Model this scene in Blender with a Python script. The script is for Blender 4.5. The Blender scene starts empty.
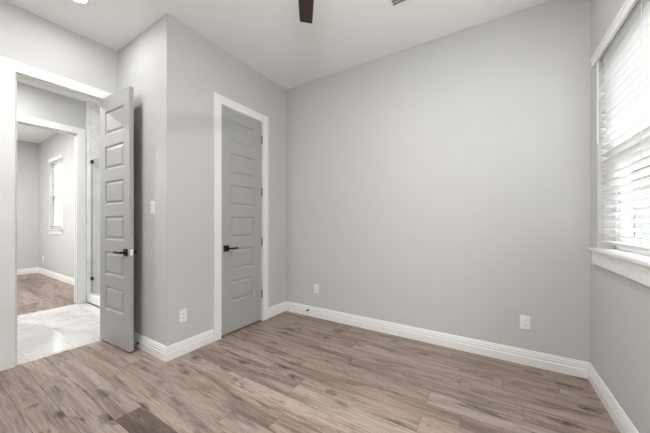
import bpy, bmesh, math, random
from mathutils import Vector, Matrix

random.seed(7)
SC = bpy.context.scene
COL = SC.collection

# ------------------------------------------------------------------ camera, sky, light, exposure
CAM_H = 1.2156
cam_data = bpy.data.cameras.new('camera')
cam_data.sensor_width = 36.0
cam_data.lens = 268.0 / 650.0 * 36.0
cam_data.shift_y = 6.0 / 650.0
cam_data.clip_start = 0.02
cam = bpy.data.objects.new('camera', cam_data)
COL.objects.link(cam)
cam.location = (0, 0, CAM_H)
cam.rotation_euler = (math.radians(90), 0, math.radians(32.04))
SC.camera = cam

SKY_STRENGTH = 7.6
FAN_FILL = 50.0   # emission strength of the fill bowl added under the fan
CAN_WATTS = 1.75       # recessed light in the entry alcove
BATH_FILL_WATTS = 13.2  # unseen fill light added in the bathroom ceiling
BED_FILL_WATTS = 40  # unseen fill light added in the other bedroom ceiling
SIDE_FILL_WATTS = 6.4        # unseen ceiling fill light added on the window side
NEAR_FILL_WATTS = 8.5       # ceiling fill light added behind the camera, entry side

world = bpy.data.worlds.new('overcast_sky')
SC.world = world
world.use_nodes = True
bg = world.node_tree.nodes['Background']
bg.inputs['Color'].default_value = (0.97, 0.985, 1.0, 1)
# overcast sky: three times brighter overhead than at the horizon
_nt = world.node_tree
_tc = _nt.nodes.new('ShaderNodeTexCoord'); _sp = _nt.nodes.new('ShaderNodeSeparateXYZ')
_mr = _nt.nodes.new('ShaderNodeMapRange')
_mr.inputs['From Min'].default_value = 0.0; _mr.inputs['From Max'].default_value = 1.0
_mr.inputs['To Min'].default_value = SKY_STRENGTH/5.0; _mr.inputs['To Max'].default_value = SKY_STRENGTH
_nt.links.new(_tc.outputs['Generated'], _sp.inputs[0]); _nt.links.new(_sp.outputs['Z'], _mr.inputs['Value'])
_nt.links.new(_mr.outputs['Result'], bg.inputs['Strength'])

vs = SC.view_settings
SC.display_settings.display_device = 'sRGB'
vs.view_transform = 'Standard'
vs.look = 'None'
vs.gamma = 1.0
vs.use_curve_mapping = False
vs.exposure = 1.72

SC.cycles.max_bounces = 12
SC.cycles.diffuse_bounces = 8
SC.cycles.glossy_bounces = 4
SC.cycles.transmission_bounces = 8
SC.cycles.transparent_max_bounces = 16
SC.cycles.sample_clamp_indirect = 8.0
SC.cycles.use_denoising = True

# ------------------------------------------------------------------ room numbers (metres)
XR = 0.641          # right wall (window)
YB = 2.859          # back wall
XC = -2.425         # closet wall
YC = 1.2565         # wall of the closet that faces the entry
XE = -3.42          # entry wall
XE2 = -3.54         # its bathroom side
YN = -1.0           # wall behind the camera
X2 = -5.25          # far bathroom wall
X2B = -5.37         # its bedroom side
X3 = -9.34          # far wall of the other bedroom
Y3 = 1.825          # its window wall
H = 3.05
HB = 3.13
T = 0.12

# ------------------------------------------------------------------ helpers
def box(bm, x0, x1, y0, y1, z0, z1):
    v = [bm.verts.new(p) for p in ((x0,y0,z0),(x1,y0,z0),(x1,y1,z0),(x0,y1,z0),
                                   (x0,y0,z1),(x1,y0,z1),(x1,y1,z1),(x0,y1,z1))]
    for f in ((0,3,2,1),(4,5,6,7),(0,1,5,4),(1,2,6,5),(2,3,7,6),(3,0,4,7)):
        bm.faces.new([v[i] for i in f])
    return v

def prism(bm, pts, axis, a0, a1):
    """closed outline pts (2-D) pushed along an axis"""
    def P(p, a):
        if axis == 'x': return (a, p[0], p[1])
        if axis == 'y': return (p[0], a, p[1])
        return (p[0], p[1], a)
    A = [bm.verts.new(P(p, a0)) for p in pts]
    B = [bm.verts.new(P(p, a1)) for p in pts]
    n = len(pts)
    for i in range(n):
        bm.faces.new((A[i], A[(i+1)%n], B[(i+1)%n], B[i]))
    bm.faces.new(A[::-1]); bm.faces.new(B)

def lathe(bm, prof, seg=32, centre=(0,0,0), axis='z'):
    rings = []
    def P(r, h, a):
        c, s = r*math.cos(a), r*math.sin(a)
        if axis == 'z': q = (c, s, h)
        elif axis == 'y': q = (c, h, s)
        else: q = (h, c, s)
        return tuple(q[i]+centre[i] for i in range(3))
    for r, h in prof:
        if r < 1e-6:
            rings.append([bm.verts.new(P(0, h, 0))])
        else:
            rings.append([bm.verts.new(P(r, h, 2*math.pi*k/seg)) for k in range(seg)])
    for A, B in zip(rings, rings[1:]):
        for k in range(seg):
            k2 = (k+1) % seg
            if len(A) == 1 and len(B) == 1: continue
            if len(A) == 1: bm.faces.new((A[0], B[k], B[k2]))
            elif len(B) == 1: bm.faces.new((A[k], B[0], A[k2]))
            else: bm.faces.new((A[k], B[k], B[k2], A[k2]))

def obj(name, bm, mat, parent=None, bevel=0.0, smooth=False, loc=None):
    bmesh.ops.recalc_face_normals(bm, faces=bm.faces)
    me = bpy.data.meshes.new(name)
    bm.to_mesh(me); bm.free()
    me.materials.append(mat)
    o = bpy.data.objects.new(name, me)
    COL.objects.link(o)
    if parent is not None: o.parent = parent
    if loc is not None: o.location = loc
    if smooth:
        for p in me.polygons: p.use_smooth = True
    if bevel > 0:
        m = o.modifiers.new('bevel', 'BEVEL')
        m.width = bevel; m.segments = 2; m.limit_method = 'ANGLE'
        m.angle_limit = math.radians(40)
    return o

def BM(): return bmesh.new()

def tag(o, label=None, cat=None, group=None, kind=None):
    if label: o['label'] = label
    if cat: o['category'] = cat
    if group: o['group'] = group
    if kind: o['kind'] = kind
    return o

def struct(name, bm, mat, label, cat, bevel=0.0, **k):
    return tag(obj(name, bm, mat, bevel=bevel, **k), label, cat, kind='structure')

def empty(name, loc, rz=0.0):
    o = bpy.data.objects.new(name, None)
    o.empty_display_size = 0.1
    COL.objects.link(o)
    o.location = loc; o.rotation_euler = (0, 0, rz)
    return o

def copy_tree(o, parent=None):
    c = o.copy(); COL.objects.link(c)
    if parent is not None: c.parent = parent
    for ch in list(o.children):
        copy_tree(ch, c)
    return c

def wall_bm(axis, p0, p1, a0, a1, z0, z1, holes=()):
    """slab between planes p0 and p1 of an axis, spanning a0..a1 and z0..z1, with rectangular holes"""
    bm = BM()
    us = sorted({a0, a1, *[h[0] for h in holes], *[h[1] for h in holes]})
    vs_ = sorted({z0, z1, *[h[2] for h in holes], *[h[3] for h in holes]})
    def solid(i, j):
        if i < 0 or j < 0 or i >= len(us)-1 or j >= len(vs_)-1: return False
        cu, cv = (us[i]+us[i+1])/2, (vs_[j]+vs_[j+1])/2
        return not any(h[0] < cu < h[1] and h[2] < cv < h[3] for h in holes)
    cache = {}
    def V(p, u, v):
        k = (p, u, v)
        if k not in cache:
            cache[k] = bm.verts.new((p, u, v) if axis == 'x' else (u, p, v))
        return cache[k]
    for i in range(len(us)-1):
        for j in range(len(vs_)-1):
            if not solid(i, j): continue
            u0, u1, v0, v1 = us[i], us[i+1], vs_[j], vs_[j+1]
            for p in (p0, p1):
                bm.faces.new((V(p,u0,v0), V(p,u1,v0), V(p,u1,v1), V(p,u0,v1)))
            if not solid(i-1, j): bm.faces.new((V(p0,u0,v0), V(p1,u0,v0), V(p1,u0,v1), V(p0,u0,v1)))
            if not solid(i+1, j): bm.faces.new((V(p0,u1,v0), V(p1,u1,v0), V(p1,u1,v1), V(p0,u1,v1)))
            if not solid(i, j-1): bm.faces.new((V(p0,u0,v0), V(p1,u0,v0), V(p1,u1,v0), V(p0,u1,v0)))
            if not solid(i, j+1): bm.faces.new((V(p0,u0,v1), V(p1,u0,v1), V(p1,u1,v1), V(p0,u1,v1)))
    return bm

# ------------------------------------------------------------------ materials
def new_mat(name):
    m = bpy.data.materials.new(name); m.use_nodes = True
    nt = m.node_tree
    return m, nt, nt.nodes['Principled BSDF']

def N(nt, kind, **props):
    n = nt.nodes.new(kind)
    for k, v in props.items(): setattr(n, k, v)
    return n

def paint(name, col, rough=0.6, bump=0.0, scale=220, spec=0.5):
    m, nt, b = new_mat(name)
    b.inputs['Base Color'].default_value = (*col, 1)
    b.inputs['Roughness'].default_value = rough
    b.inputs['Specular IOR Level'].default_value = spec
    tc = N(nt, 'ShaderNodeTexCoord')
    nz = N(nt, 'ShaderNodeTexNoise'); nz.inputs['Scale'].default_value = scale
    nz.inputs['Detail'].default_value = 2
    nt.links.new(tc.outputs['Object'], nz.inputs['Vector'])
    if bump > 0:
        bp = N(nt, 'ShaderNodeBump'); bp.inputs['Strength'].default_value = bump
        bp.inputs['Distance'].default_value = 0.002
        nt.links.new(nz.outputs['Fac'], bp.inputs['Height'])
        nt.links.new(bp.outputs['Normal'], b.inputs['Normal'])
    return m

def metal(name, col, rough=0.35, metallic=1.0):
    m, nt, b = new_mat(name)
    b.inputs['Base Color'].default_value = (*col, 1)
    b.inputs['Roughness'].default_value = rough
    b.inputs['Metallic'].default_value = metallic
    return m

M = {}
M['wall'] = paint('grey_wall_paint', (0.55, 0.547, 0.541), 0.62, 0.10)
M['ceiling'] = paint('ceiling_paint', (0.86, 0.86, 0.855), 0.8, 0.10, 150)
M['trim'] = paint('white_trim_paint', (0.80, 0.80, 0.79), 0.35)
M['door'] = paint('grey_door_paint', (0.385, 0.383, 0.378), 0.36)
M['plastic'] = paint('white_plastic', (0.82, 0.82, 0.80), 0.35)
M['slot'] = paint('dark_slot', (0.02, 0.02, 0.02), 0.6)
M['black'] = metal('matte_black_metal', (0.012, 0.012, 0.012), 0.38, 0.4)
M['hinge'] = metal('dark_nickel_hinge', (0.22, 0.21, 0.20), 0.4)
M['latch'] = metal('bright_latch_metal', (0.9, 0.9, 0.89), 0.45, 0.2)
M['chrome'] = metal('satin_chrome', (0.75, 0.75, 0.74), 0.22)
M['vinyl'] = paint('white_vinyl_frame', (0.78, 0.78, 0.77), 0.4)
M['duct'] = paint('grey_duct', (0.26, 0.26, 0.26), 0.7)
M['rubber'] = paint('black_rubber', (0.02, 0.02, 0.02), 0.8)
M['brown_floor_gap'] = paint('plank_joint', (0.07, 0.05, 0.04), 0.8)
M['concrete'] = paint('grey_lawn_path', (0.09, 0.10, 0.075), 0.9)
M['siding'] = paint('house_siding', (0.125, 0.13, 0.13), 0.8)
M['roofing'] = paint('grey_roof_shingle', (0.16, 0.16, 0.17), 0.9)
M['houseglass'] = paint('dark_house_window', (0.10, 0.12, 0.13), 0.1)

def blade_wood():
    m, nt, b = new_mat('dark_walnut_blade')
    tc = N(nt, 'ShaderNodeTexCoord'); mp = N(nt, 'ShaderNodeMapping')
    mp.inputs['Scale'].default_value = (3, 60, 20)
    nz = N(nt, 'ShaderNodeTexNoise'); nz.inputs['Scale'].default_value = 1.0; nz.inputs['Detail'].default_value = 5
    cr = N(nt, 'ShaderNodeValToRGB')
    cr.color_ramp.elements[0].color = (0.014, 0.0075, 0.005, 1)
    cr.color_ramp.elements[1].color = (0.034, 0.019, 0.012, 1)
    L = nt.links.new
    L(tc.outputs['Object'], mp.inputs['Vector']); L(mp.outputs['Vector'], nz.inputs['Vector'])
    L(nz.outputs['Fac'], cr.inputs['Fac']); L(cr.outputs['Color'], b.inputs['Base Color'])
    b.inputs['Roughness'].default_value = 0.45
    return m
M['blade'] = blade_wood()

def glow(name, col, strength):
    m, nt, b = new_mat(name)
    b.inputs['Base Color'].default_value = (0.9, 0.9, 0.88, 1)
    b.inputs['Emission Color'].default_value = (*col, 1)
    b.inputs['Emission Strength'].default_value = strength
    return m
M['fill_glow'] = glow('fill_light_bowl', (1.0, 0.995, 0.985), FAN_FILL)
M['led'] = glow('lit_led_lens', (1.0, 0.985, 0.96), 5.0)

def slat_mat():
    m = bpy.data.materials.new('white_blind_slat'); m.use_nodes = True
    nt = m.node_tree; b = nt.nodes['Principled BSDF']; out = nt.nodes['Material Output']
    b.inputs['Base Color'].default_value = (0.74, 0.74, 0.735, 1)
    b.inputs['Roughness'].default_value = 0.4
    tr = N(nt, 'ShaderNodeBsdfTranslucent'); tr.inputs['Color'].default_value = (0.85, 0.85, 0.83, 1)
    mx = N(nt, 'ShaderNodeMixShader'); mx.inputs['Fac'].default_value = 0.03
    nt.links.new(b.outputs[0], mx.inputs[1]); nt.links.new(tr.outputs[0], mx.inputs[2])
    nt.links.new(mx.outputs[0], out.inputs['Surface'])
    return m
M['slat'] = slat_mat()

def glass(name, tint=(0.97, 0.985, 0.98)):
    """thin pane: mostly clear, with a fresnel reflection"""
    m = bpy.data.materials.new(name); m.use_nodes = True
    nt = m.node_tree; out = nt.nodes['Material Output']
    nt.nodes.remove(nt.nodes['Principled BSDF'])
    tr = N(nt, 'ShaderNodeBsdfTransparent'); tr.inputs['Color'].default_value = (*tint, 1)
    gl = N(nt, 'ShaderNodeBsdfGlossy'); gl.inputs['Roughness'].default_value = 0.02
    fr = N(nt, 'ShaderNodeLayerWeight'); fr.inputs['Blend'].default_value = 0.5
    pw = N(nt, 'ShaderNodeMath', operation='POWER'); pw.inputs[1].default_value = 5.0
    sc = N(nt, 'ShaderNodeMath', operation='MULTIPLY_ADD'); sc.inputs[1].default_value = 0.9; sc.inputs[2].default_value = 0.04
    nt.links.new(fr.outputs['Facing'], pw.inputs[0]); nt.links.new(pw.outputs[0], sc.inputs[0])
    mx = N(nt, 'ShaderNodeMixShader')
    nt.links.new(sc.outputs[0], mx.inputs['Fac'])
    nt.links.new(tr.outputs[0], mx.inputs[1]); nt.links.new(gl.outputs[0], mx.inputs[2])
    nt.links.new(mx.outputs[0], out.inputs['Surface'])
    return m
M['glass'] = glass('window_glass')
M['shower_glass'] = glass('shower_glass', (0.97, 0.985, 0.98))

def marble(name, tile, offset, rough, plane, light=(0.68, 0.67, 0.66), vein=(0.56, 0.55, 0.54)):
    m, nt, b = new_mat(name)
    L = nt.links.new
    tc = N(nt, 'ShaderNodeTexCoord')
    mp = N(nt, 'ShaderNodeMapping')
    if plane == 'xy': mp.inputs['Rotation'].default_value = (0, 0, 0)
    L(tc.outputs['Object'], mp.inputs['Vector'])
    n1 = N(nt, 'ShaderNodeTexNoise'); n1.inputs['Scale'].default_value = 1.6; n1.inputs['Detail'].default_value = 6
    n1.inputs['Distortion'].default_value = 1.2
    L(mp.outputs['Vector'], n1.inputs['Vector'])
    # veins: a thin band round the middle of the noise
    sb = N(nt, 'ShaderNodeMath', operation='SUBTRACT'); sb.inputs[1].default_value = 0.5
    ab = N(nt, 'ShaderNodeMath', operation='ABSOLUTE')
    L(n1.outputs['Fac'], sb.inputs[0]); L(sb.outputs[0], ab.inputs[0])
    r1 = N(nt, 'ShaderNodeValToRGB')
    r1.color_ramp.elements[0].position = 0.0; r1.color_ramp.elements[0].color = (*vein, 1)
    r1.color_ramp.elements[1].position = 0.03; r1.color_ramp.elements[1].color = (*light, 1)
    L(ab.outputs[0], r1.inputs['Fac'])
    n2 = N(nt, 'ShaderNodeTexNoise'); n2.inputs['Scale'].default_value = 2.3; n2.inputs['Detail'].default_value = 3
    L(mp.outputs['Vector'], n2.inputs['Vector'])
    r2 = N(nt, 'ShaderNodeValToRGB')
    r2.color_ramp.elements[0].position = 0.40; r2.color_ramp.elements[0].color = (0.86, 0.86, 0.86, 1)
    r2.color_ramp.elements[1].position = 0.62; r2.color_ramp.elements[1].color = (1, 1, 1, 1)
    L(n2.outputs['Fac'], r2.inputs['Fac'])
    mx = N(nt, 'ShaderNodeMix', data_type='RGBA', blend_type='MULTIPLY'); mx.inputs['Factor'].default_value = 0.9
    L(r1.outputs['Color'], mx.inputs['A']); L(r2.outputs['Color'], mx.inputs['B'])
    # grout
    br = N(nt, 'ShaderNodeTexBrick'); br.offset = offset
    br.inputs['Scale'].default_value = 1.0
    br.inputs['Brick Width'].default_value = tile[0]; br.inputs['Row Height'].default_value = tile[1]
    br.inputs['Mortar Size'].default_value = 0.0022; br.inputs['Mortar Smooth'].default_value = 0.0
    br.inputs['Color1'].default_value = (1,1,1,1); br.inputs['Color2'].default_value = (0.97,0.97,0.97,1)
    br.inputs['Mortar'].default_value = (0.72,0.71,0.70,1)
    if plane == 'xy':
        L(tc.outputs['Object'], br.inputs['Vector'])
    else:
        sp = N(nt, 'ShaderNodeSeparateXYZ'); cb = N(nt, 'ShaderNodeCombineXYZ'); ad = N(nt, 'ShaderNodeMath', operation='ADD')
        L(tc.outputs['Object'], sp.inputs[0])
        L(sp.outputs['X'], ad.inputs[0]); L(sp.outputs['Y'], ad.inputs[1])
        L(ad.outputs[0], cb.inputs['X']); L(sp.outputs['Z'], cb.inputs['Y'])
        L(cb.outputs[0], br.inputs['Vector'])
    mg = N(nt, 'ShaderNodeMix', data_type='RGBA', blend_type='MULTIPLY'); mg.inputs['Factor'].default_value = 1.0
    L(mx.outputs['Result'], mg.inputs['A']); L(br.outputs['Color'], mg.inputs['B'])
    L(mg.outputs['Result'], b.inputs['Base Color'])
    b.inputs['Roughness'].default_value = rough
    return m
M['marble_floor'] = marble('polished_marble_floor', (0.61, 0.305), 0.33, 0.04, 'xy')
M['marble_wall'] = marble('marble_wall_tile', (0.61, 0.61), 0.0, 0.12, 'wall', (0.93, 0.925, 0.92), (0.84, 0.835, 0.83))

def plank_mat():
    m, nt, b = new_mat('weathered_wood_plank')
    L = nt.links.new
    at = N(nt, 'ShaderNodeAttribute'); at.attribute_name = 'plank'
    sep = N(nt, 'ShaderNodeSeparateColor'); L(at.outputs['Color'], sep.inputs[0])
    tone, seed, hue = sep.outputs[0], sep.outputs[1], sep.outputs[2]
    tc = N(nt, 'ShaderNodeTexCoord')
    mul = N(nt, 'ShaderNodeMath', operation='MULTIPLY'); mul.inputs[1].default_value = 61.0
    L(seed, mul.inputs[0])
    cmb = N(nt, 'ShaderNodeCombineXYZ'); L(mul.outputs[0], cmb.inputs['X']); L(mul.outputs[0], cmb.inputs['Z'])
    add = N(nt, 'ShaderNodeVectorMath', operation='ADD')
    L(tc.outputs['Object'], add.inputs[0]); L(cmb.outputs[0], add.inputs[1])
    def mapped(scale):
        mp = N(nt, 'ShaderNodeMapping'); mp.inputs['Scale'].default_value = scale
        L(add.outputs[0], mp.inputs['Vector']); return mp.outputs[0]
    def noise(scale, detail, dist=0.0, rough=0.55):
        n = N(nt, 'ShaderNodeTexNoise'); n.inputs['Scale'].default_value = 1.0
        n.inputs['Detail'].default_value = detail; n.inputs['Distortion'].default_value = dist
        n.inputs['Roughness'].default_value = rough
        L(mapped(scale), n.inputs['Vector']); return n.outputs['Fac']
    def ramp(src, *stops):
        r = N(nt, 'ShaderNodeValToRGB')
        els = r.color_ramp.elements
        while len(els) < len(stops): els.new(0.5)
        for e, (p, c) in zip(els, stops):
            e.position = p; e.color = (c, c, c, 1) if not isinstance(c, tuple) else (*c, 1)
        L(src, r.inputs['Fac']); return r.outputs['Color']
    def mix(kind, fac, a, bb):
        x = N(nt, 'ShaderNodeMix', data_type='RGBA', blend_type=kind)
        if isinstance(fac, float): x.inputs['Factor'].default_value = fac
        else: L(fac, x.inputs['Factor'])
        L(a, x.inputs['A'])
        if isinstance(bb, tuple): x.inputs['B'].default_value = (*bb, 1)
        else: L(bb, x.inputs['B'])
        return x.outputs['Result']
    base = ramp(tone, (0.0, (0.110, 0.081, 0.067)), (0.45, (0.262, 0.203, 0.174)), (1.0, (0.375, 0.304, 0.266)))
    warm = mix('MULTIPLY', hue, base, (1.03, 0.97, 0.91))
    # broad light and dark figure inside each board
    fig = ramp(noise((0.9, 7.5, 1), 7, 1.6, 0.60), (0.30, 0.46), (0.43, 0.76), (0.52, 1.06), (0.63, 1.18), (0.78, 0.82))
    c = mix('MULTIPLY', 0.95, warm, fig)
    # cathedral rings: contour lines of a stretched noise
    cont = noise((0.8, 5.5, 1), 2, 0.9)
    m1 = N(nt, 'ShaderNodeMath', operation='MULTIPLY'); m1.inputs[1].default_value = 15.0; L(cont, m1.inputs[0])
    fr = N(nt, 'ShaderNodeMath', operation='FRACT'); L(m1.outputs[0], fr.inputs[0])
    rings = ramp(fr.outputs[0], (0.0, 0.58), (0.18, 1.0), (0.84, 1.04), (1.0, 0.62))
    c = mix('MULTIPLY', 0.45, c, rings)
    streak = ramp(noise((1.6, 48.0, 1), 5, 0.7), (0.34, 0.56), (0.50, 1.06))
    c = mix('MULTIPLY', 0.5, c, streak)
    grain = ramp(noise((6.0, 170.0, 1), 3, 0.2), (0.36, 0.66), (0.54, 1.07))
    c = mix('MULTIPLY', 0.6, c, grain)
    # knots
    vo = N(nt, 'ShaderNodeTexVoronoi'); vo.inputs['Scale'].default_value = 1.0; vo.inputs['Randomness'].default_value = 1.0
    wob = N(nt, 'ShaderNodeTexNoise'); wob.inputs['Scale'].default_value = 16.0
    L(add.outputs[0], wob.inputs['Vector'])
    ws = N(nt, 'ShaderNodeVectorMath', operation='SCALE'); ws.inputs['Scale'].default_value = 0.32
    L(wob.outputs['Color'], ws.inputs[0])
    va = N(nt, 'ShaderNodeVectorMath', operation='ADD'); L(mapped((2.6, 7.0, 1)), va.inputs[0]); L(ws.outputs[0], va.inputs[1])
    L(va.outputs[0], vo.inputs['Vector'])
    knot = ramp(vo.outputs['Distance'], (0.0, 0.08), (0.08, 0.20), (0.13, 0.70), (0.17, 0.50), (0.24, 1.0))
    c = mix('MULTIPLY', 0.95, c, knot)
    crack = ramp(noise((1.9, 20.0, 1), 6, 2.0), (0.30, 0.22), (0.37, 1.0))
    c = mix('MULTIPLY', 0.8, c, crack)
    L(c, b.inputs['Base Color'])
    b.inputs['Roughness'].default_value = 0.42
    bp = N(nt, 'ShaderNodeBump'); bp.inputs['Strength'].default_value = 0.15; bp.inputs['Distance'].default_value = 0.001
    L(grain, bp.inputs['Height']); L(bp.outputs['Normal'], b.inputs['Normal'])
    return m
M['plank'] = plank_mat()

# ------------------------------------------------------------------ floors
def plank_floor(name, x0, x1, y0, y1, yref, label, special=None, seed=1, zt=0.0):
    rnd = random.Random(seed)
    W, LN, G = 0.148, 1.22, 0.0009
    bm = BM()
    box(bm, x0, x1, y0, y1, zt-0.08, zt-0.0015)
    lay = bm.loops.layers.float_color.new('plank')
    for f in bm.faces: f.material_index = 1
    k0 = math.floor((y0-yref)/W)
    k = k0
    while yref + k*W < y1:
        ya, yb = max(y0, yref+k*W), min(y1, yref+(k+1)*W)
        sp = (special or {}).get(k)
        xs = (sp[0] if sp else rnd.uniform(-LN, 0)) - 20*LN
        i = 0
        while xs < x1:
            xa, xb = max(x0, xs), min(x1, xs+LN)
            t = min(1, max(0, rnd.gauss(0.58, 0.15))); s = rnd.random(); hh = rnd.random()
            if sp and sp[1] is not None and abs(xs-sp[0]) < 0.01:
                t = sp[1]
            elif sp and abs(xs+LN-sp[0]) < 0.01:
                t = 0.66          # the board before a fixed one
            if xb - xa > 0.01 and yb - ya > 0.004:
                g = G
                vv = [bm.verts.new(p) for p in ((xa+g, ya+g, zt), (xb-g, ya+g, zt), (xb-g, yb-g, zt), (xa+g, yb-g, zt))]
                f = bm.faces.new(vv); f.material_index = 0
                for lp in f.loops: lp[lay] = (t, s, hh, 1)
            xs += LN; i += 1
        k += 1
    me = bpy.data.meshes.new(name); bm.to_mesh(me); bm.free()
    me.materials.append(M['plank']); me.materials.append(M['brown_floor_gap'])
    o = bpy.data.objects.new(name, me); COL.objects.link(o)
    return tag(o, label, 'floor', kind='structure')

# row 0 starts at y = 0.5645
plank_floor('floor', XE-0.012, XR, YN, YB, 0.5645,
            'brown wood plank floor of the empty room', seed=11,
            special={-2: (-1.9, 0.48), 1: (-1.968, 0.10), 0: (-2.9, 0.75), 5: (-1.655, 0.80), 4: (-2.35, 0.50), -1: (-2.6, 0.70), 2: (-2.55, 0.62)})
plank_floor('floor_bedroom', X3, X2B+0.11, -1.6, Y3, 0.2,
            'reddish brown plank floor seen through the far doorway', seed=5)
bm = BM(); box(bm, X2B+0.11, XE-0.012, -0.9, 1.53, -0.08, 0.0)
struct('floor_bathroom', bm, M['marble_floor'], 'polished white marble tile floor beyond the open door', 'floor')

# ------------------------------------------------------------------ walls and ceilings
WIN = (0.86, 2.682, 1.025, 2.395)          # main window: y0 y1 z0 z1
WIN_FILL = (-0.90, 0.70, 0.30, 2.395)     # unseen opening added beside the camera to let in fill daylight
ED = (0.535, 1.150, 2.482)                 # entry opening y0 y1 top
CD = (1.811, 2.402, 2.452)                 # closet opening
BD = (0.62, 1.428, 2.532)                  # far doorway
W2 = (-8.42, -7.58, 1.074, 2.556)          # other bedroom's window

struct('wall_back', wall_bm('y', YB, YB+T, XE2, XR+0.16, 0, H), M['wall'],
       'wide plain grey wall facing the camera with two outlets', 'wall')
struct('wall_right', wall_bm('x', XR, XR+0.16, YN-T, YB, 0, H, [WIN, WIN_FILL]), M['wall'],
       'grey wall on the right around the blind-covered window', 'wall')
struct('wall_closet', wall_bm('x', XC-T, XC, YC+T, YB, 0, H, [(CD[0], CD[1], 0, CD[2])]), M['wall'],
       'light grey closet wall holding the closed grey door', 'wall')
struct('wall_alcove', wall_bm('y', YC, YC+T, XE, XC, 0, H), M['wall'],
       'narrow grey wall with light switch behind the open door', 'wall')
struct('wall_entry', wall_bm('x', XE2, XE, YN-T, 2.6, 0, H, [(ED[0], ED[1], 0, ED[2])]), M['wall'],
       'pale wall around the doorway to the marble bathroom', 'wall')
struct('wall_near', wall_bm('y', YN-T, YN, XE, XR, 0, H), M['wall'],
       'grey wall behind the camera', 'wall')
struct('wall_bathroom', wall_bm('x', X2B, X2, -1.6, 1.53, 0, HB, [(BD[0], BD[1], 0, BD[2])]), M['wall'],
       'grey bathroom wall over the far white doorway', 'wall')
struct('wall_shower', wall_bm('x', X2B, X2+0.012, 1.53, 2.6, 0, H), M['marble_wall'],
       'white marble tiled side wall of the shower', 'wall')
struct('wall_shower_back', wall_bm('y', 2.6, 2.7, X2B, XE, 0, H), M['marble_wall'],
       'white marble tiled end wall of the shower', 'wall')
struct('wall_bathroom_near', wall_bm('y', -1.0, -0.9, X2, XE2, 0, H), M['wall'],
       'grey bathroom wall opposite the shower', 'wall')
struct('wall_bedroom_window', wall_bm('y', Y3, Y3+T, X3-T, X2B, 0, HB, [W2]), M['wall'],
       'grey bedroom wall with the small bright window', 'wall')
struct('wall_bedroom_far', wall_bm('x', X3-T, X3, -1.6, Y3, 0, HB), M['wall'],
       'grey far wall of the other bedroom', 'wall')
struct('wall_bedroom_near', wall_bm('y', -1.7, -1.6, X3-T, X2B, 0, HB), M['wall'],
       'grey bedroom wall opposite the small window', 'wall')

bm = BM(); box(bm, XE2, XR+0.16, YN-T, YB+T, H, H+0.1)
struct('ceiling', bm, M['ceiling'], 'flat white ceiling of the empty room', 'ceiling')
bm = BM(); box(bm, X2, XE2, -1.0, 2.7, H, H+0.1)
struct('ceiling_bathroom', bm, M['ceiling'], 'white bathroom ceiling beyond the entry', 'ceiling')
bm = BM(); box(bm, X3-T, X2, -1.7, Y3+T, HB, HB+0.1)
struct('ceiling_bedroom', bm, M['ceiling'], 'white ceiling of the other bedroom', 'ceiling')
bm = BM(); box(bm, X2+0.012, XE2, 1.53, 2.6, -0.08, 0.02)
struct('floor_shower', bm, M['marble_wall'], 'marble floor inside the shower', 'floor')
bm = BM(); box(bm, X2+0.012, XE2, 1.53, 1.65, 0.0, 0.125)
struct('trim_shower_curb', bm, M['marble_wall'], 'low marble curb along the shower entrance', 'curb', bevel=0.003)

# closet interior, closed off behind its door
bm = wall_bm('x', XC-0.75, XC-0.70, YC+T, YB, 0, H)
struct('wall_closet_inside', bm, M['wall'], 'closet wall hidden behind the grey door', 'wall')

# ------------------------------------------------------------------ baseboards
BB = [(0.0, 0.0), (0.0155, 0.0), (0.0155, 0.066), (0.0125, 0.069), (0.0125, 0.088), (0.0135, 0.091),
      (0.0105, 0.095), (0.0105, 0.110), (0.007, 0.1145), (0.005, 0.126), (0.0, 0.128)]
def baseboards(path, parts, mat=None):
    """path: 2-D points with the room on the LEFT of travel; parts: {segment: (name, label)}"""
    n = len(path)
    P = [Vector(p) for p in path]
    def nrm(i):
        d = (P[i+1]-P[i]).normalized(); return Vector((-d.y, d.x))
    offs = []
    for i in range(n):
        if i == 0: offs.append(nrm(0))
        elif i == n-1: offs.append(nrm(n-2))
        else:
            a, b = nrm(i-1), nrm(i); s = a+b
            offs.append(s/ (s.length_squared/2) if s.length > 1e-6 else a)
    for i, (name, label) in parts.items():
        bm = BM()
        A = [bm.verts.new((*(P[i]+offs[i]*d), z)) for d, z in BB]
        B = [bm.verts.new((*(P[i+1]+offs[i+1]*d), z)) for d, z in BB]
        k = len(BB)
        for j in range(k):
            bm.faces.new((A[j], A[(j+1)%k], B[(j+1)%k], B[j]))
        bm.faces.new(A[::-1]); bm.faces.new(B)
        struct(name, bm, mat or M['trim'], label, 'baseboard')

CW = 0.095
baseboards([(XE, YN), (XR, YN), (XR, YB), (XC, YB), (XC, CD[1]+CW)],
           {0: ('baseboard_near', 'white stepped baseboard behind the camera'),
            1: ('baseboard_right', 'white stepped baseboard under the window wall'),
            2: ('baseboard_back', 'long white stepped baseboard along the wide grey wall'),
            3: ('baseboard_closet_corner', 'short white baseboard between the closet door and room corner')})
baseboards([(XC, CD[0]-CW), (XC, YC), (XE, YC), (XE, ED[1]+CW)],
           {0: ('baseboard_closet', 'white baseboard under the outlet left of the closet door'),
            1: ('baseboard_alcove', 'white baseboard beside the open door under the switch'),
            2: ('baseboard_entry', 'tiny white baseboard behind the open door')})
baseboards([(XE, ED[0]-CW), (XE, YN)], {0: ('baseboard_entry_near', 'white baseboard on the entry wall beside the camera')})
baseboards([(X2B, Y3), (X3, Y3), (X3, -1.6)],
           {0: ('baseboard_bedroom_window', 'white baseboard under the small bedroom window'),
            1: ('baseboard_bedroom_far', 'white baseboard on the far bedroom wall')})

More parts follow.
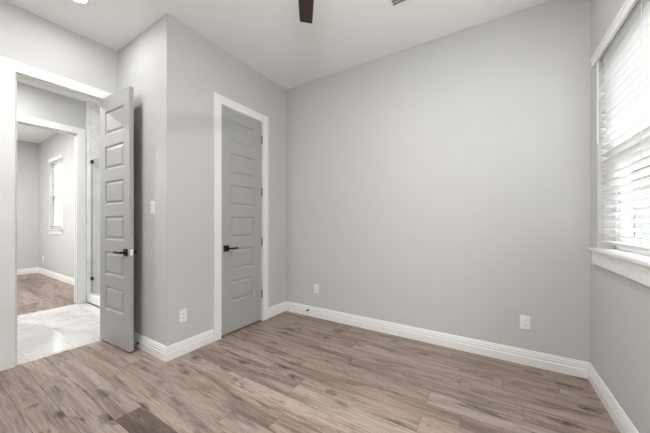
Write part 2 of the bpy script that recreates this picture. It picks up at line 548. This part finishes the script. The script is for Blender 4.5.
# ------------------------------------------------------------------ door casings and jambs
def casing(name, label, axis, face, out, a0, a1, top, jx0, jx1, w=CW, stop=None):
    """flat white casing on a wall face plus the jamb lining of the opening"""
    th = 0.018
    f0, f1 = sorted((face, face+out*th))
    R = 0.005
    bm = BM()
    # mitred-looking flat casing as one outline
    outer = [(a0-w, 0.0), (a0-w, top+w), (a1+w, top+w), (a1+w, 0.0), (a1+R, 0.0), (a1+R, top+R), (a0-R, top+R), (a0-R, 0.0)]
    def P(a, z, f): return (f, a, z) if axis == 'x' else (a, f, z)
    A = [bm.verts.new(P(a, z, f0)) for a, z in outer]
    B = [bm.verts.new(P(a, z, f1)) for a, z in outer]
    quads = [(0,1,6,7), (1,2,5,6), (2,3,4,5)]
    for q in quads:
        bm.faces.new([A[i] for i in q]); bm.faces.new([B[i] for i in q])
    for i in range(8):
        j = (i+1) % 8
        bm.faces.new((A[i], A[j], B[j], B[i]))
    o = struct(name, bm, M['trim'], label, 'door casing', bevel=0.002)
    jt = 0.02
    bm = BM()
    def bx(a, b, z0, z1, x0=jx0, x1=jx1):
        if axis == 'x': box(bm, x0, x1, a, b, z0, z1)
        else: box(bm, a, b, x0, x1, z0, z1)
    bx(a0-0.001, a0+jt*0.0+0.003, 0, top)
    bx(a1-0.003, a1+0.001, 0, top)
    bx(a0, a1, top-0.003, top+0.001)
    if stop:
        s0, s1 = stop
        bx(a0+0.003, a0+0.014, 0, top-0.003, s0, s1)
        bx(a1-0.014, a1-0.003, 0, top-0.003, s0, s1)
        bx(a0+0.014, a1-0.014, top-0.014, top-0.003, s0, s1)
    obj('jamb', bm, M['trim'], o)
    return o

tr1 = casing('trim_1', 'white casing around the open entry to the marble bathroom', 'x', XE, +1, ED[0], ED[1], ED[2], XE2-0.001, XE+0.001,
             stop=(XE-0.075, XE-0.042))
tr2 = casing('trim_2', 'white casing around the closed grey closet door', 'x', XC, +1, CD[0], CD[1], CD[2], XC-T-0.001, XC+0.001,
             stop=(XC-0.075, XC-0.045))
tr3 = casing('trim_3', 'white casing around the far doorway into the other bedroom', 'x', X2, +1, BD[0], BD[1], BD[2], X2B-0.001, X2+0.001,
             stop=(X2B+0.04, X2B+0.075))
bm = BM(); box(bm, XE-0.068, XE-0.040, ED[0]+0.003, ED[0]+0.0045, 0.905, 0.965)
obj('strike_plate', bm, M['hinge'], tr1)

# ------------------------------------------------------------------ doors
PANELS = [(2.095 - 0.3504*k, 2.33 - 0.3504*k) for k in range(6)]
def door_slab(width, z0, z1, th, stile):
    bm = BM()
    zs = sorted({z0, z1, *[v for p in PANELS for v in p]})
    xs = [0, stile, width-stile, width]
    cache = {}
    def V(x, y, z):
        k = (round(x,5), round(y,5), round(z,5))
        if k not in cache: cache[k] = bm.verts.new(k)
        return cache[k]
    for y, s in ((0.0, 1), (th, -1)):
        for i in range(3):
            for j in range(len(zs)-1):
                x0, x1, a, b = xs[i], xs[i+1], zs[j], zs[j+1]
                if i == 1 and any(abs(p[0]-a) < 1e-6 for p in PANELS):
                    prev = [V(x0,y,a), V(x1,y,a), V(x1,y,b), V(x0,y,b)]
                    for ins, dep in ((0.004, 0.006), (0.014, 0.011), (0.019, 0.011), (0.040, 0.002)):
                        cur = [V(x0+ins,y+s*dep,a+ins), V(x1-ins,y+s*dep,a+ins), V(x1-ins,y+s*dep,b-ins), V(x0+ins,y+s*dep,b-ins)]
                        for q in range(4):
                            bm.faces.new((prev[q], prev[(q+1)%4], cur[(q+1)%4], cur[q]))
                        prev = cur
                    bm.faces.new(prev)
                else:
                    bm.faces.new((V(x0,y,a), V(x1,y,a), V(x1,y,b), V(x0,y,b)))
    for j in range(len(zs)-1):
        for x in (0, width):
            bm.faces.new((V(x,0,zs[j]), V(x,th,zs[j]), V(x,th,zs[j+1]), V(x,0,zs[j+1])))
    for i in range(3):
        for z in (z0, z1):
            bm.faces.new((V(xs[i],0,z), V(xs[i+1],0,z), V(xs[i+1],th,z), V(xs[i],th,z)))
    return bm

def lever_handle(parent, x, y, z, side, towards):
    """square rosette and straight lever; side = -1 front face, +1 back face; towards = lever direction along x"""
    bm = BM()
    ys = sorted((y, y+side*0.009))
    box(bm, x-0.033, x+0.033, ys[0], ys[1], z-0.033, z+0.033)
    h = obj('door_handle', bm, M['black'], parent, bevel=0.0015)
    bm = BM()
    lathe(bm, [(0, 0.0), (0.011, 0.0), (0.011, 0.045), (0, 0.045)], 20, (x, 0, z), 'y')
    for v in bm.verts: v.co.y = y + side*(0.008 + v.co.y)
    obj('neck', bm, M['black'], h)
    bm = BM()
    ys = sorted((y+side*0.042, y+side*0.054))
    a, b = sorted((x-towards*0.012, x+towards*0.118))
    box(bm, a, b, ys[0], ys[1], z-0.009, z+0.009)
    obj('lever', bm, M['black'], h, bevel=0.003)
    return h

def door_hinge(parent, x, y, z):
    bm = BM()
    lathe(bm, [(0, -0.05), (0.0045, -0.05), (0.0075, -0.046), (0.0075, 0.046), (0.0045, 0.05), (0, 0.05)], 14, (x, y, z))
    return obj('hinge', bm, M['hinge'], parent, smooth=False)

# entry door, swung open against the closet wall
ew = math.hypot(0.58, 0.029)
d1 = tag(obj('door_1', door_slab(ew, 0.016, 2.478, 0.036, 0.105), M['door'], bevel=0.0),
         'open grey panelled door swung into the room on the left', 'door', kind='structure')
d1.location = (-3.428, 1.1116, 0)
d1.rotation_euler = (0, 0, math.atan2(0.029, 0.58))
lever_handle(d1, ew-0.062, 0.0, 0.936, -1, -1)
lever_handle(d1, ew-0.062, 0.036, 0.936, +1, -1)
bm = BM(); box(bm, ew-0.0005, ew+0.0012, 0.006, 0.030, 0.908, 0.966)
lp = obj('latch_plate', bm, M['latch'], d1); lp['label'] = 'small satin latch plate on the door edge'
for z in (0.33, 0.97, 1.60, 2.24): door_hinge(d1, -0.004, 0.041, z)

# closet door, closed
cw = CD[1]-CD[0]-0.010
d2 = tag(obj('door_2', door_slab(cw, 0.016, CD[2]-0.006, 0.036, 0.115), M['door']),
         'closed grey panelled closet door with black lever', 'door', kind='structure')
# local x runs from the latch side (near) to the hinge side; local y = 0 is the room face
d2.location = (XC-0.004, CD[0]+0.005, 0)
d2.rotation_euler = (0, 0, math.radians(90))
lever_handle(d2, 0.062, 0.0, 0.936, -1, +1)
for z in (0.336, 0.978, 1.594, 2.238): door_hinge(d2, cw+0.001, -0.008, z)

# ------------------------------------------------------------------ main window
def window(name, label, axis, face, out, a0, a1, z0, z1, depth):
    """single-hung vinyl window: frame, two sashes, glass; out = direction to the outside"""
    zm = (z0+z1)/2 - 0.03
    def bx(bm, a, b, z_0, z_1, d0, d1):
        p0, p1 = sorted((face+out*d0, face+out*d1))
        if axis == 'x': box(bm, p0, p1, a, b, z_0, z_1)
        else: box(bm, a, b, p0, p1, z_0, z_1)
    bm = BM(); fw = 0.045
    d0, d1 = depth-0.06, depth
    bx(bm, a0, a0+fw, z0, z1, d0, d1); bx(bm, a1-fw, a1, z0, z1, d0, d1)
    bx(bm, a0+fw, a1-fw, z0, z0+fw, d0, d1); bx(bm, a0+fw, a1-fw, z1-fw, z1, d0, d1)
    w = struct(name, bm, M['vinyl'], label, 'window', bevel=0.002)
    def sash(z_0, z_1, e0, e1):
        bm = BM(); s = 0.035
        A0, A1 = a0+fw, a1-fw
        bx(bm, A0, A0+s, z_0, z_1, e0, e1); bx(bm, A1-s, A1, z_0, z_1, e0, e1)
        bx(bm, A0+s, A1-s, z_0, z_0+s, e0, e1); bx(bm, A0+s, A1-s, z_1-s, z_1, e0, e1)
        sh = obj('sash', bm, M['vinyl'], w, bevel=0.002)
        bm = BM(); m_ = (e0+e1)/2
        bx(bm, A0+s, A1-s, z_0+s, z_1-s, m_-0.002, m_+0.002)
        obj('pane', bm, M['glass'], sh)
    sash(z0+fw, zm+0.02, depth-0.055, depth-0.032)
    sash(zm-0.015, z1-fw, depth-0.028, depth-0.005)
    return w

window('window_1', 'white framed window behind the raised slats on the right', 'x', XR, +1, *WIN, 0.15)
window('window_fill', 'unseen window added on the right wall to let in fill daylight', 'x', XR, +1, *WIN_FILL, 0.15)  # added out of view for its daylight
window('window_2', 'small white framed window in the other bedroom', 'y', Y3, +1, *W2, 0.115)

# header, stool and apron of the main window
bm = BM()
hp = [(0, 0.0), (-0.016, 0.0), (-0.016, 0.046), (-0.019, 0.048), (-0.022, 0.056), (-0.024, 0.062), (0, 0.062)]
prism(bm, [(XR+x, WIN[3]-0.025+z) for x, z in hp], 'y', WIN[0]-0.07, WIN[1]+0.075)
struct('trim_window_header', bm, M['trim'], 'white moulded header board above the slatted window', 'window header')
bm = BM()
box(bm, XR-0.032, XR, WIN[0]-0.07, WIN[1]+0.070, WIN[2]-0.014, WIN[2]+0.002)
box(bm, XR, XR+0.10, WIN[0], WIN[1], WIN[2]-0.010, WIN[2]+0.002)
struct('trim_window_sill', bm, M['trim'], 'white window stool under the slatted window', 'window sill')
bm = BM()
box(bm, XR-0.018, XR, WIN[0]-0.05, WIN[1]+0.055, WIN[2]-0.112, WIN[2]-0.014)
struct('trim_window_apron', bm, M['trim'], 'white apron board below the window stool on the right wall', 'window apron', bevel=0.002)
# the other bedroom's window
bm = BM()
prism(bm, [(Y3, W2[3]-0.002), (Y3-0.018, W2[3]-0.002), (Y3-0.018, W2[3]+0.055), (Y3-0.034, W2[3]+0.073), (Y3, W2[3]+0.073)], 'x', W2[0]-0.06, W2[1]+0.06)
struct('trim_bedroom_header', bm, M['trim'], 'white header over the small bedroom window', 'window header')
bm = BM()
box(bm, W2[0]-0.06, W2[1]+0.06, Y3-0.044, Y3, W2[2]-0.018, W2[2]+0.002)
box(bm, W2[0]-0.04, W2[1]+0.04, Y3-0.018, Y3, W2[2]-0.11, W2[2]-0.018)
struct('trim_bedroom_sill', bm, M['trim'], 'white sill and apron under the small bedroom window', 'window sill')

# ------------------------------------------------------------------ blinds
def blind(name, label, axis, plane, a0, a1, z0, z1, pitch, tilt, room, wand=None):
    """slatted blind; room = direction of the room along the plane axis"""
    t = empty(name, (plane, (a0+a1)/2, z0) if axis == 'x' else ((a0+a1)/2, plane, z0))
    tag(t, label, 'blind', 'slatted window blinds')
    o3 = Vector(t.location)
    def pt(d, a, z):
        p = Vector((plane+d*room, a, z)) if axis == 'x' else Vector((a, plane+d*room, z))
        return p - o3
    def bxp(bm, d0, d1, a, b, z_0, z_1):
        p, q = pt(d0, a, z_0), pt(d1, b, z_1)
        lo = [min(p[i], q[i]) for i in range(3)]; hi = [max(p[i], q[i]) for i in range(3)]
        box(bm, lo[0], hi[0], lo[1], hi[1], lo[2], hi[2])
    bm = BM(); bxp(bm, -0.028, 0.028, a0, a1, z1-0.024, z1)
    obj('head_rail', bm, M['slat'], t, bevel=0.002)
    bm = BM(); bxp(bm, -0.026, 0.026, a0, a1, z0, z0+0.018)
    obj('bottom_rail', bm, M['slat'], t, bevel=0.003)
    bm = BM()
    n = int((z1-z0)/pitch)+1
    hw, th = 0.0254, 0.0026
    for k in range(n+1):
        zc = z0+0.018+pitch*(k+0.75)
        if zc > z1-0.03: break
        ring = []
        for e in (a0, a1):
            r = []
            for u in (-1, -0.5, 0, 0.5, 1):
                d = u*hw*math.cos(tilt); z = zc + u*hw*math.sin(tilt) + 0.0022*(1-u*u)
                r.append((d, z))
            ring.append([bm.verts.new(pt(d, e, z+th/2)) for d, z in r] + [bm.verts.new(pt(d, e, z-th/2)) for d, z in r[::-1]])
        A, B = ring; m_ = len(A)
        for i in range(m_):
            bm.faces.new((A[i], A[(i+1)%m_], B[(i+1)%m_], B[i]))
        bm.faces.new(A[::-1]); bm.faces.new(B)
    obj('slats', bm, M['slat'], t)
    nl = max(2, round((a1-a0)/0.6)+1)
    for i in range(nl):
        a = a0+0.11+(a1-a0-0.22)*i/(nl-1)
        bm = BM()
        for d in (-0.0265, 0.0265):
            bxp(bm, d-0.0008, d+0.0008, a-0.0012, a+0.0012, z0+0.01, z1-0.03)
        obj('ladder_cord', bm, M['slat'], t)
    if wand:
        a, zb = wand
        bm = BM(); p = pt(0.040, a, 0)
        lathe(bm, [(0, zb), (0.0055, zb), (0.0045, zb+0.05), (0.0045, z1-0.03), (0, z1-0.03)], 10, (p.x, p.y, p.z+0.0))
        obj('tilt_wand', bm, M['slat'], t)
    return t

blind('window_blind', 'wide white slatted blind hanging in the window on the right', 'x', XR+0.034,
      WIN[0]+0.008, WIN[1]-0.012, WIN[2]+0.045, WIN[3]-0.003, 0.0505, math.radians(24), -1, wand=(WIN[1]-0.03, 1.78))
blind('window_blind', 'bright white slatted blind in the small bedroom window seen through both doorways', 'y', Y3+0.035,
      W2[0]+0.008, W2[1]-0.008, W2[2]+0.02, W2[3]-0.003, 0.0505, math.radians(-12), -1)

# ------------------------------------------------------------------ outlets, switch, door stops
def wall_plate(name, loc, rz, label, cat, group, kind):
    """local: x across, -y out of the wall, z up, centred on the plate"""
    t = tag(empty(name, loc, rz), label, cat, group)
    bm = BM()
    w, h, d = (0.07, 0.115, 0.006)
    prism(bm, [(-w/2, 0), (w/2, 0), (w/2, -0.003), (w/2-0.004, -d), (-w/2+0.004, -d), (-w/2, -0.003)], 'z', -h/2, h/2)
    obj('cover_plate', bm, M['plastic'], t, bevel=0.001)
    if kind == 'outlet':
        for zc in (0.0195, -0.0195):
            bm = BM(); pts = []
            for k in range(24):
                a = 2*math.pi*k/24
                pts.append((0.0172*math.cos(a), max(-0.0135, min(0.0135, 0.0172*math.sin(a)))+zc))
            prism(bm, pts, 'y', -d-0.0018, -d+0.001)
            r = obj('socket', bm, M['plastic'], t)
            bm = BM()
            for x in (-0.0065, 0.0065): box(bm, x-0.0012, x+0.0012, -d-0.0022, -d-0.001, zc-0.001, zc+0.008)
            lathe(bm, [(0, -d-0.0022), (0.0024, -d-0.0022), (0.0024, -d-0.001), (0, -d-0.001)], 10, (0, 0, zc-0.0075), 'y')
            obj('slot', bm, M['slot'], r)
        bm = BM(); lathe(bm, [(0, -d-0.001), (0.003, -d-0.001), (0.003, -d+0.001), (0, -d+0.001)], 12, (0, 0, 0), 'y')
        obj('screw', bm, M['plastic'], t)
    elif kind == 'jack':
        bm = BM(); box(bm, -0.017, 0.017, -d-0.002, -d+0.001, -0.034, 0.034)
        r = obj('insert', bm, M['plastic'], t, bevel=0.001)
        for zc in (0.014, -0.014):
            bm = BM(); box(bm, -0.007, 0.007, -d-0.0026, -d-0.0015, zc-0.005, zc+0.005)
            obj('port', bm, M['slot'], r)
    else:
        bm = BM(); box(bm, -0.0175, 0.0175, -d-0.001, -d+0.001, -0.0345, 0.0345)
        fr = obj('switch_frame', bm, M['plastic'], t)
        bm = BM(); prism(bm, [(-d-0.0065, 0.030), (-d-0.0005, 0.030), (-d-0.0005, -0.030), (-d-0.0025, -0.030), (-d-0.0035, 0.0)], 'x', -0.0145, 0.0145)
        obj('rocker', bm, M['plastic'], t)
    return t

def to_plane(px, py, axis, val):
    """world point on a wall seen at the given photo position (used to place the small fittings)"""
    th = math.radians(32.04); u = (px-325)/268.0; v = (222.5-py)/268.0
    dx, dy = -math.sin(th)+u*math.cos(th), math.cos(th)+u*math.sin(th)
    t = val/(dx if axis == 'x' else dy)
    return Vector((dx*t, dy*t, CAM_H+v*t))

p = to_plane(316.4, 288.6, 'y', YB)
wall_plate('wall_outlet', p, 0, 'small white outlet on the wide grey wall near the closet corner', 'outlet', 'wall outlets', 'outlet')
p = to_plane(525.0, 322.4, 'y', YB)
wall_plate('wall_outlet', p, 0, 'white plate low on the wide grey wall near the window', 'outlet', 'wall outlets', 'outlet')
p = to_plane(182.9, 315.5, 'x', XC)
wall_plate('wall_outlet', p, math.radians(90), 'white outlet low on the closet wall left of the grey closet door', 'outlet', 'wall outlets', 'outlet')
p = to_plane(152.8, 207.2, 'y', YC)
wall_plate('light_switch', p, 0, 'white rocker light switch on the narrow wall beside the open door', 'switch', None, 'switch')
p = to_plane(43.3, 258.3, 'y', Y3)
wall_plate('wall_outlet', p, 0, 'tiny white outlet under the far bedroom window', 'outlet', 'wall outlets', 'outlet')

def door_stop(loc, rz, length, label):
    t = tag(empty('door_stop', loc, rz), label, 'door stop', 'door stops on the baseboards')
    bm = BM(); lathe(bm, [(0, 0), (0.012, 0), (0.012, -0.003), (0.006, -0.006), (0, -0.006)], 18, (0,0,0), 'y')
    obj('base', bm, M['black'], t)
    bm = BM(); lathe(bm, [(0, -0.005), (0.0045, -0.005), (0.0045, -length+0.01), (0, -length+0.01)], 14, (0,0,0), 'y')
    obj('rod', bm, M['black'], t)
    bm = BM(); lathe(bm, [(0, -length+0.014), (0.009, -length+0.014), (0.009, -length+0.002), (0.007, -length), (0, -length)], 18, (0,0,0), 'y')
    obj('rubber_tip', bm, M['rubber'], t)
    return t
p = to_plane(308.5, 311.6, 'y', YB-0.0125)
door_stop((p.x, YB-0.0125, 0.078), 0, 0.045, 'small black round door stop on the long back baseboard')
p = to_plane(141.0, 346.0, 'y', YC-0.0155)
door_stop((-2.905, YC-0.0155, 0.050), 0, 0.062, 'black door stop on the baseboard behind the open door')

# ------------------------------------------------------------------ ceiling fan
FX, FY = -0.78, 1.07
ZB = 2.70
fan = tag(empty('ceiling_fan', (FX, FY, H)), 'dark brown ceiling fan with one blade tip showing at the top edge', 'ceiling fan')
bm = BM(); lathe(bm, [(0, 0), (0.07, 0), (0.068, -0.03), (0.03, -0.055), (0, -0.055)], 32)
obj('canopy', bm, M['black'], fan, smooth=False)
bm = BM(); lathe(bm, [(0, -0.05), (0.013, -0.05), (0.013, -0.26), (0, -0.26)], 20)
obj('downrod', bm, M['black'], fan)
bm = BM(); lathe(bm, [(0, -0.25), (0.05, -0.25), (0.10, -0.28), (0.115, -0.33), (0.115, -0.40), (0.08, -0.44), (0, -0.44)], 36)
obj('motor_housing', bm, M['black'], fan, smooth=False)
bm = BM(); lathe(bm, [(0, -0.435), (0.085, -0.435), (0.105, -0.45), (0.105, -0.47), (0.0, -0.47)], 36)
lk = obj('added_light_kit', bm, M['black'], fan)  # kit and glowing bowl added out of view to fill the room with light
bm = BM(); lathe(bm, [(0.10, -0.468), (0.098, -0.50), (0.08, -0.535), (0.045, -0.558), (0, -0.565)], 36)
obj('fill_bowl', bm, M['fill_glow'], lk, smooth=True)
base_a = math.atan2(0.8101, -0.5906)
for k in range(3):
    a = base_a + k*2*math.pi/3
    R = Matrix.Rotation(a, 4, 'Z') @ Matrix.Rotation(math.radians(10), 4, 'X')
    bm = BM()
    # outline along +x, slightly wider at the root, slanted tip
    top = [(0.15, 0.052), (0.40, 0.054), (0.60, 0.049), (0.672, 0.046)]
    bot = [(0.664, -0.046), (0.60, -0.049), (0.40, -0.054), (0.15, -0.052)]
    prism(bm, top+bot, 'z', -0.004, 0.004)
    bm.transform(R)
    for v in bm.verts: v.co.z += ZB-H
    b_ = obj('blade', bm, M['blade'], fan, bevel=0.002)
    bm = BM(); box(bm, 0.09, 0.22, -0.022, 0.022, 0.0045, 0.012)
    bm.transform(R)
    for v in bm.verts: v.co.z += ZB-H
    obj('blade_iron', bm, M['black'], b_)

# ------------------------------------------------------------------ ceiling vent
VX, VY = -0.742, 2.262
vent = tag(empty('ceiling_vent', (VX, VY, H)), 'white louvred air vent in the ceiling at the top edge', 'vent')
VW, VD, FB = 0.36, 0.20, 0.032
bm = BM()
for (x0, x1, y0, y1) in ((0, VW, -FB, 0), (0, VW, -VD, -VD+FB), (0, FB, -VD+FB, -FB), (VW-FB, VW, -VD+FB, -FB)):
    box(bm, x0, x1, y0, y1, -0.007, 0.0)
obj('frame', bm, M['plastic'], vent, bevel=0.002)
bm = BM(); box(bm, FB, VW-FB, -VD+FB, -FB, -0.0012, -0.0004)
obj('backing', bm, M['duct'], vent)
bm = BM()
nl = 5
for k in range(nl):
    y = -VD+FB+0.010 + k*(VD-2*FB-0.014)/(nl-1)
    prism(bm, [(y-0.006, -0.008), (y-0.0045, -0.0085), (y+0.008, -0.0015), (y+0.0065, -0.0012)], 'x', FB, VW-FB)
obj('louvers', bm, M['plastic'], vent)
bm = BM(); box(bm, VW*0.5-0.004, VW*0.5+0.004, -VD+FB, -FB, -0.0095, -0.002)
obj('centre_bar', bm, M['plastic'], vent)

# ------------------------------------------------------------------ recessed entry light and added fill lights
def can_or_fill_light(name, loc, watts, label, r=0.055):
    t = tag(empty(name, loc), label, 'ceiling light', 'recessed ceiling lights')
    bm = BM(); lathe(bm, [(r, -0.003), (r+0.004, -0.008), (r+0.014, -0.004), (r+0.016, 0.0), (r, 0.0), (r, -0.003)], 40)
    obj('trim_ring', bm, M['plastic'], t)
    bm = BM(); lathe(bm, [(0, -0.004), (r, -0.004), (r, -0.001), (0, -0.001)], 40)
    obj('lens', bm, M['led'], t)
    ld = bpy.data.lights.new(name+'_lamp', 'AREA'); ld.shape = 'DISK'; ld.size = r*1.8
    ld.energy = watts; ld.color = (1.0, 0.995, 0.985)
    lo = bpy.data.objects.new(name+'_lamp', ld); COL.objects.link(lo)
    lo.parent = t; lo.location = (0, 0, -0.010)
    return t
can_or_fill_light('recessed_or_fill_light', (-2.858, 0.778, H), CAN_WATTS, 'bright round recessed ceiling light above the entry corner')
can_or_fill_light('recessed_or_fill_light', (-4.45, 0.35, H), BATH_FILL_WATTS, 'unseen fill light added in the bathroom ceiling')
can_or_fill_light('recessed_or_fill_light', (-7.2, 0.0, HB), BED_FILL_WATTS, 'unseen fill light added in the other bedroom ceiling')

can_or_fill_light('recessed_or_fill_light', (-2.55, -0.55, H), NEAR_FILL_WATTS, 'fill light added in the ceiling behind the camera by the entry wall')

can_or_fill_light('recessed_or_fill_light', (-0.05, 1.25, H), SIDE_FILL_WATTS, 'unseen fill light added in the ceiling between the fan and the window')

# ------------------------------------------------------------------ shower glass
sg = tag(empty('shower_glass', (X2+0.02, 1.59, 0.125)), 'clear frameless glass panel standing on the marble shower curb', 'shower glass')
bm = BM(); box(bm, 0.0, 0.80, -0.005, 0.005, 0.002, 2.03)
obj('glass_pane', bm, M['shower_glass'], sg)
bm = BM(); box(bm, -0.002, 0.003, -0.0025, 0.0025, 0.002, 2.03)
obj('seal', bm, M['hinge'], sg)
for z in (0.23, 2.02):
    bm = BM(); box(bm, -0.007, 0.045, -0.014, 0.014, z-0.025, z+0.025)
    obj('clamp', bm, M['black'], sg, bevel=0.002)
bm = BM(); lathe(bm, [(0, -0.007), (0.008, -0.007), (0.008, 1.55), (0, 1.55)], 14, (0, 0, 2.045), 'x')
obj('support_bar', bm, M['chrome'], sg)

# ------------------------------------------------------------------ outside the window
bm = BM(); box(bm, -14, 16, -12, 24, -0.40, -0.35)
struct('ground', bm, M['concrete'], 'pale ground outside the windows', 'ground')
hs = tag(empty('house', (3.2, 4.0, -0.35)), 'pale neighbouring house glimpsed between the blind slats', 'house')
bm = BM(); box(bm, 0, 6, -9, 6.7, 0, 3.1)
obj('wall', bm, M['siding'], hs)
bm = BM(); prism(bm, [(-0.45, 3.05), (6.45, 3.05), (3.0, 5.0)], 'y', -9.4, 7.1)
obj('roof', bm, M['roofing'], hs)
bm = BM(); box(bm, -0.02, 0.10, 6.4, 6.72, 0, 3.1)
obj('corner_board', bm, M['roofing'], hs)
for y in (4.2, -1.0):
    bm = BM(); box(bm, -0.03, 0.01, y, y+1.1, 1.2, 2.6)
    f = obj('window', bm, M['vinyl'], hs)
    bm = BM(); box(bm, -0.036, -0.028, y+0.08, y+1.02, 1.28, 2.52)
    obj('pane', bm, M['houseglass'], f)
